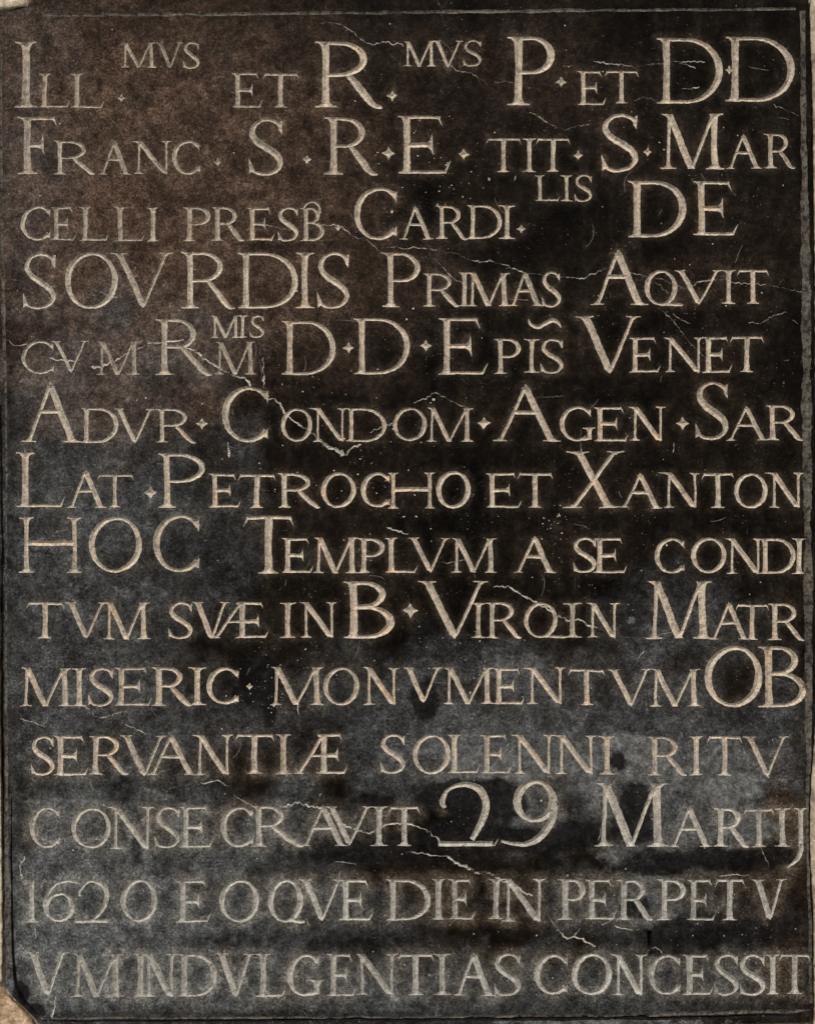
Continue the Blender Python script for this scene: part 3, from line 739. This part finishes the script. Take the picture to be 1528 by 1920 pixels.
BROWN_HAZE = [(230, 470, 420, 330, .72, 1), (220, 200, 420, 260, .52, 1), (120, 90, 380, 130, .3, .8), (560, 240, 260, 260, .3, 1), (600, 560, 300, 160, .3, 1), (250, 730, 240, 120, .35, .9), (980, 130, 220, 150, .15, 1), (1450, 1600, 70, 300, .2, .8),  # brown reflection at the upper left put into the colour
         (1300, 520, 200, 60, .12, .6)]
BLOTCH = [(990, 1075, 14, 34, .8, .6), (870, 1035, 14, 22, .6, .6), (505, 1330, 26, 100, 1, .5), (470, 1290, 40, 60, .8, .6), (880, 1500, 120, 40, 1, .4), (960, 1570, 260, 38, .9, .5), (1190, 1520, 50, 60, .9, .5), (1370, 1610, 130, 35, .9, .5), (720, 1600, 300, 40, .8, .7),
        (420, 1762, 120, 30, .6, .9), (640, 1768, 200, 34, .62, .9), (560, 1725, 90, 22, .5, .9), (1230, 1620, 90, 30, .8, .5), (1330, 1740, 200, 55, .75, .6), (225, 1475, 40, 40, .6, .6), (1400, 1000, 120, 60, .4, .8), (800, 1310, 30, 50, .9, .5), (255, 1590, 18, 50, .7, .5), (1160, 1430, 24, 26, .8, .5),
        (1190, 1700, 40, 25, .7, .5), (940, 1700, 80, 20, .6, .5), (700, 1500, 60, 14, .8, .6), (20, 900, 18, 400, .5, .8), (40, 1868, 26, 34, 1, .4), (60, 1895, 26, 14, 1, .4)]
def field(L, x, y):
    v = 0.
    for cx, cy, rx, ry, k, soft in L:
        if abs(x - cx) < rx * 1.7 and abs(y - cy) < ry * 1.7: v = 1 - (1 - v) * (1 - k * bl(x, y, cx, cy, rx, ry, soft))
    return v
SHEEN_CRUST = [(1183, 1163, 14, 12, .9, .6), (1130, 1917, 400, 9, .8, .8), (1060, 1085, 20, 10, .3, .8), (1120, 1428, 360, 70, .95, .9), (900, 1455, 130, 50, .9, .7), (1330, 1470, 170, 60, .85, .8), (130, 1503, 150, 14, .7, .8), (560, 1462, 90, 40, .55, .8), (1410, 1560, 90, 40, .7, .8), (1310, 1545, 50, 40, .8, .8),  # mostly sheen patches painted as tone, also mortar crumbs and a smudge
         (960, 1245, 110, 45, .6, .9), (300, 1490, 70, 20, .6, .9), (620, 1600, 90, 26, .5, .9), (1160, 1600, 80, 40, .6, .9), (230, 1752, 90, 16, .6, .9), (130, 1850, 110, 50, .45, .9), (420, 1890, 200, 22, .5, .9)]
sheen_crust = np.zeros(nv); sheen_dust = np.zeros(nv); brown_haze = np.zeros(nv); blotch = np.zeros(nv); hal = np.zeros(nv)
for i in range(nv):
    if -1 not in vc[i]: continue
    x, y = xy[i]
    sheen_crust[i] = field(SHEEN_CRUST, x, y); sheen_dust[i] = field(SHEEN_DUST, x, y); brown_haze[i] = field(BROWN_HAZE, x, y); blotch[i] = field(BLOTCH, x, y)
    d = kd2.find((x, y, 0))[2]
    amp = .15 + .70 * min(1, max(0, (y - 1380) / 150)) * (.6 + .4 * (x < 600)) + .25 * max(0, noise.noise((x * .01, y * .01, 12)))
    lo = min(1, max(0, (y - 1340) / 160)); hal[i] = amp * max(0, 1 - d / (15 + 5 * lo)) ** (1.6 - .5 * lo)
    if y > 1897 and x < 780: sheen_dust[i] *= .5; blotch[i] = max(blotch[i], .3)

# ------------------------------------------------------------------ objects
def tag(o, label=None, cat=None, kind=None):
    if label: o['label'] = label
    if cat: o['category'] = cat
    if kind: o['kind'] = kind
    return o
tablet = bpy.data.objects.new('stone_tablet', None); C.objects.link(tablet)
tablet.location = P3(764, 1920)
tablet.empty_display_size = .1
tag(tablet, 'black stone tablet engraved with fourteen lines of pale Latin capitals, set into the wall', 'inscription')
TL = Vector(tablet.location)

def mk(name, faces, mat, parent, ids=None, extra=None):
    used = sorted({i for f in faces for i in f}); mp = {a: b for b, a in enumerate(used)}
    co = [tuple(Vector(P3(xy[i][0], xy[i][1], rel[i] - depth[i])) - TL) for i in used]
    me = bpy.data.meshes.new(name)
    # image y runs down, so reverse the order to face the viewer
    me.from_pydata(co, [], [(mp[f[2]], mp[f[1]], mp[f[0]]) if NEG else (mp[f[0]], mp[f[1]], mp[f[2]]) for f in faces])
    me.materials.append(mat)
    for an, arr in (extra or {}).items():
        at = me.attributes.new(an, 'FLOAT', 'POINT'); at.data.foreach_set('value', arr[used].astype(np.float32))
    me.update()
    o = bpy.data.objects.new(name, me); C.objects.link(o); o.parent = parent
    return o
f0 = of[0]; a, b, c = (Vector(P3(*xy[i])) for i in f0)
NEG = (b - a).cross(c - a).y > 0
bins = {}
for f, c in zip(of, cls):
    if c is not None: bins.setdefault(c, []).append(tuple(f))
film = np.array([film_at(x, y) for x, y in xy])
cool = np.clip((xy[:, 1] - 1380) / 220, 0, 1) * .85 + np.clip((640 - xy[:, 0]) / 500, 0, 1) * np.clip((900 - np.abs(xy[:, 1] - 600) * 1.8) / 900, 0, 1) * .3
fade = np.array([.44 + 1.1 * noise.noise((x * .018, y * .018, 31)) for x, y in xy])
face = mk('slab_face', bins.pop(-1), M_STONE, tablet, extra=dict(sheen_dust=sheen_dust, brown_haze=brown_haze, blotch=blotch, halo=hal, sheen_crust=sheen_crust))
NAMES = dict(letter='engraved_letter', dot='engraved_stop', crack='crack', scratch='scratch', chips='chip_marks', border_line='border_line', border_groove='border_groove', hole='drilled_hole')
MATS = dict(letter=M_LET, dot=M_LET, crack=M_CRACK, scratch=M_SCR, chips=M_CRACK, border_line=M_EDGE, border_groove=M_STONE, hole=M_STONE)
for g in sorted(bins):
    k = groups[g]['kind']
    ex = dict(film=np.clip(film + (rng.gauss(0, .07) if k == 'letter' else 0), .3, 1), cool=cool)
    if k == 'crack': ex = dict(film=np.clip(fade + (.45 if groups[g]['big'] else 0), .12, 1))
    if k == 'border_line': ex = dict(film=np.array([.75 + .5 * noise.noise((x * .012, y * .012, 21)) for x, y in xy]))
    if k in ('border_groove', 'hole'): ex = dict(blotch=np.ones(nv), sheen_dust=np.zeros(nv), brown_haze=np.zeros(nv), halo=np.zeros(nv), sheen_crust=np.zeros(nv))
    o = mk(NAMES[k], bins[g], MATS[k], tablet, extra=ex)
    if k == 'letter':
        ch = groups[g]['ch']
        o['label'] = ('engraved wavy abbreviation mark' if ch == '~' else 'engraved numeral ' + ch if ch.isdigit() else ('large' if groups[g]['big'] else 'small') + ' engraved capital ' + ch)
    if k == 'chips': o['kind'] = 'stuff'

# body of the slab: the rim running back into the wall
def body():
    vs = []; fs = []; n = len(OL)
    kdo = kdtree.KDTree(nv)
    for i in range(nv): kdo.insert((xy[i][0], xy[i][1], 0), i)
    kdo.balance()
    for x, y in OL:
        i = kdo.find((x, y, 0))[1]
        vs.append(P3(x, y, rel[i])); 
    for x, y in OL: vs.append(P3(x, y, -70))
    for i in range(n):
        j = (i + 1) % n; fs.append((i, j, n + j, n + i))
    fs.append(tuple(range(n, 2 * n)))
    me = bpy.data.meshes.new('slab_body'); me.from_pydata([tuple(Vector(v) - TL) for v in vs], [], fs)
    me.materials.append(M_STONE); me.update()
    o = bpy.data.objects.new('slab_body', me); C.objects.link(o); o.parent = tablet
body()

# ------------------------------------------------------------------ the wall round the tablet
wall = bpy.data.objects.new('masonry_wall', None); C.objects.link(wall); wall.location = P3(764, 1920, -60)
tag(wall, 'tan masonry wall with pale plaster and rough sandstone showing at the edges of the tablet', 'wall')
WL = Vector(wall.location)
def sheet(name, x0, x1, y0, y1, step, d, amp, mat, freq=.02, inside=None):
    nx, ny = int((x1 - x0) / step), int((y1 - y0) / step); vs, fs = [], []
    for j in range(ny + 1):
        for i in range(nx + 1):
            x, y = x0 + (x1 - x0) * i / nx, y0 + (y1 - y0) * j / ny
            vs.append(tuple(Vector(P3(x, y, d + amp * noise.fractal((x * freq, y * freq, 3), 1.0, 2.0, 4))) - WL))
    for j in range(ny):
        for i in range(nx):
            a = j * (nx + 1) + i; fs.append((a, a + nx + 1, a + nx + 2, a + 1))
    me = bpy.data.meshes.new(name); me.from_pydata(vs, [], fs); me.materials.append(mat); me.update()
    o = bpy.data.objects.new(name, me); C.objects.link(o); o.parent = wall
    return o
sheet('mortar_bed', -500, 2030, -450, 2370, 14, -16, 5, M_MORTAR)
def lump(name, P, d, h, mat, seed, amp=5):
    """a rounded piece of masonry with the given outline, front at h"""
    n0 = len(P); q = []
    for i in range(n0):
        a, b = P[i], P[(i + 1) % n0]; n = max(1, int(math.hypot(b[0] - a[0], b[1] - a[1]) / 7))
        for k in range(n):
            x, y = a[0] + (b[0] - a[0]) * k / n, a[1] + (b[1] - a[1]) * k / n
            q.append((x + 2.2 * noise.noise((x * .08, y * .08, seed)), y + 2.2 * noise.noise((x * .08, y * .08, seed + 4))))
    ar = sum(q[i][0] * q[(i + 1) % len(q)][1] - q[(i + 1) % len(q)][0] * q[i][1] for i in range(len(q)))
    if ar < 0: q.reverse()
    xs = [v[0] for v in q]; ys = [v[1] for v in q]; st = 5 if (max(xs) - min(xs)) * (max(ys) - min(ys)) < 40000 else 10
    vv = list(q) + [(x + rng.uniform(-1, 1), y + rng.uniform(-1, 1)) for x in np.arange(min(xs) + 2, max(xs), st) for y in np.arange(min(ys) + 2, max(ys), st)]
    o_v, _, o_f, _, _, o_o = delaunay_2d_cdt([Vector(v) for v in vv], [], [list(range(len(q)))], 0, 1e-4, True)
    fs = [tuple(f) for f, o in zip(o_f, o_o) if o]
    kdq = kdtree.KDTree(len(q)); [kdq.insert((x, y, 0), i) for i, (x, y) in enumerate(q)]; kdq.balance()
    co = []
    for v in o_v:
        e = kdq.find((v[0], v[1], 0))[2]
        co.append(P3(v[0], v[1], d + (h - d) * (.72 + .28 * min(1, e / 7)) + (amp * noise.fractal((v[0] * .05, v[1] * .05, seed), 1., 2., 4) if e > 2 else 0)))
    n = len(co)
    a, b, c = (Vector(co[i]) for i in fs[0])
    if (b - a).cross(c - a).y > 0: fs = [f[::-1] for f in fs]
    # skirt back to the wall
    cnt = {}
    for f in fs:
        for a, b in ((f[0], f[1]), (f[1], f[2]), (f[2], f[0])):
            if (b, a) in cnt: cnt.pop((b, a))
            else: cnt[(a, b)] = 1
    back = {}
    for a, b in cnt:
        for i in (a, b):
            if i not in back: back[i] = len(co); co.append(P3(o_v[i][0], o_v[i][1], d - 40))
    for a, b in cnt: fs.append((b, a, back[a], back[b]))
    nsm = len(fs) - len(cnt)
    me = bpy.data.meshes.new(name); me.from_pydata([tuple(Vector(v) - WL) for v in co], [], fs); me.materials.append(mat); me.update()
    me.polygons.foreach_set('use_smooth', [k < nsm for k in range(len(fs))])
    o = bpy.data.objects.new(name, me); C.objects.link(o); o.parent = wall
    return o
lump('plaster_patch', [(-260, -220), (52, -220), (55, 2), (53, 12), (30, 15), (18, 19), (-14, 22), (-260, 25)], -12, 3, M_PLASTER, 1, 3)
lump('sandstone_block', [(-260, 1852), (-2, 1852), (10, 1864), (36, 1888), (54, 1908), (68, 1930), (60, 2200), (-260, 2200)], -10, 6, M_SAND, 5, 4)
lump('mortar_strip', [(-260, 30), (-16, 34), (-13, 400), (-9, 700), (-3, 900), (-2, 1100), (0, 1400), (4, 1700), (3, 1842), (-260, 1846)], -12, -2, M_PLASTER, 9, 3)
lump('plaster_patch', [(1519, -220), (1519, 60), (1523, 140), (1525, 300), (1528, 520), (1529, 800), (1533, 1000), (1532, 1300), (1523, 1440), (1518, 1530), (1519, 1600), (1525, 1720), (1526, 1890), (1524, 2200),
      (1800, 2200), (1800, -220)], -12, 4, M_MORTAR, 13, 3)
print('pieces', len(bins), 'letters', sum(1 for g in bins if groups[g]['kind'] == 'letter'), 'tris', len(of))
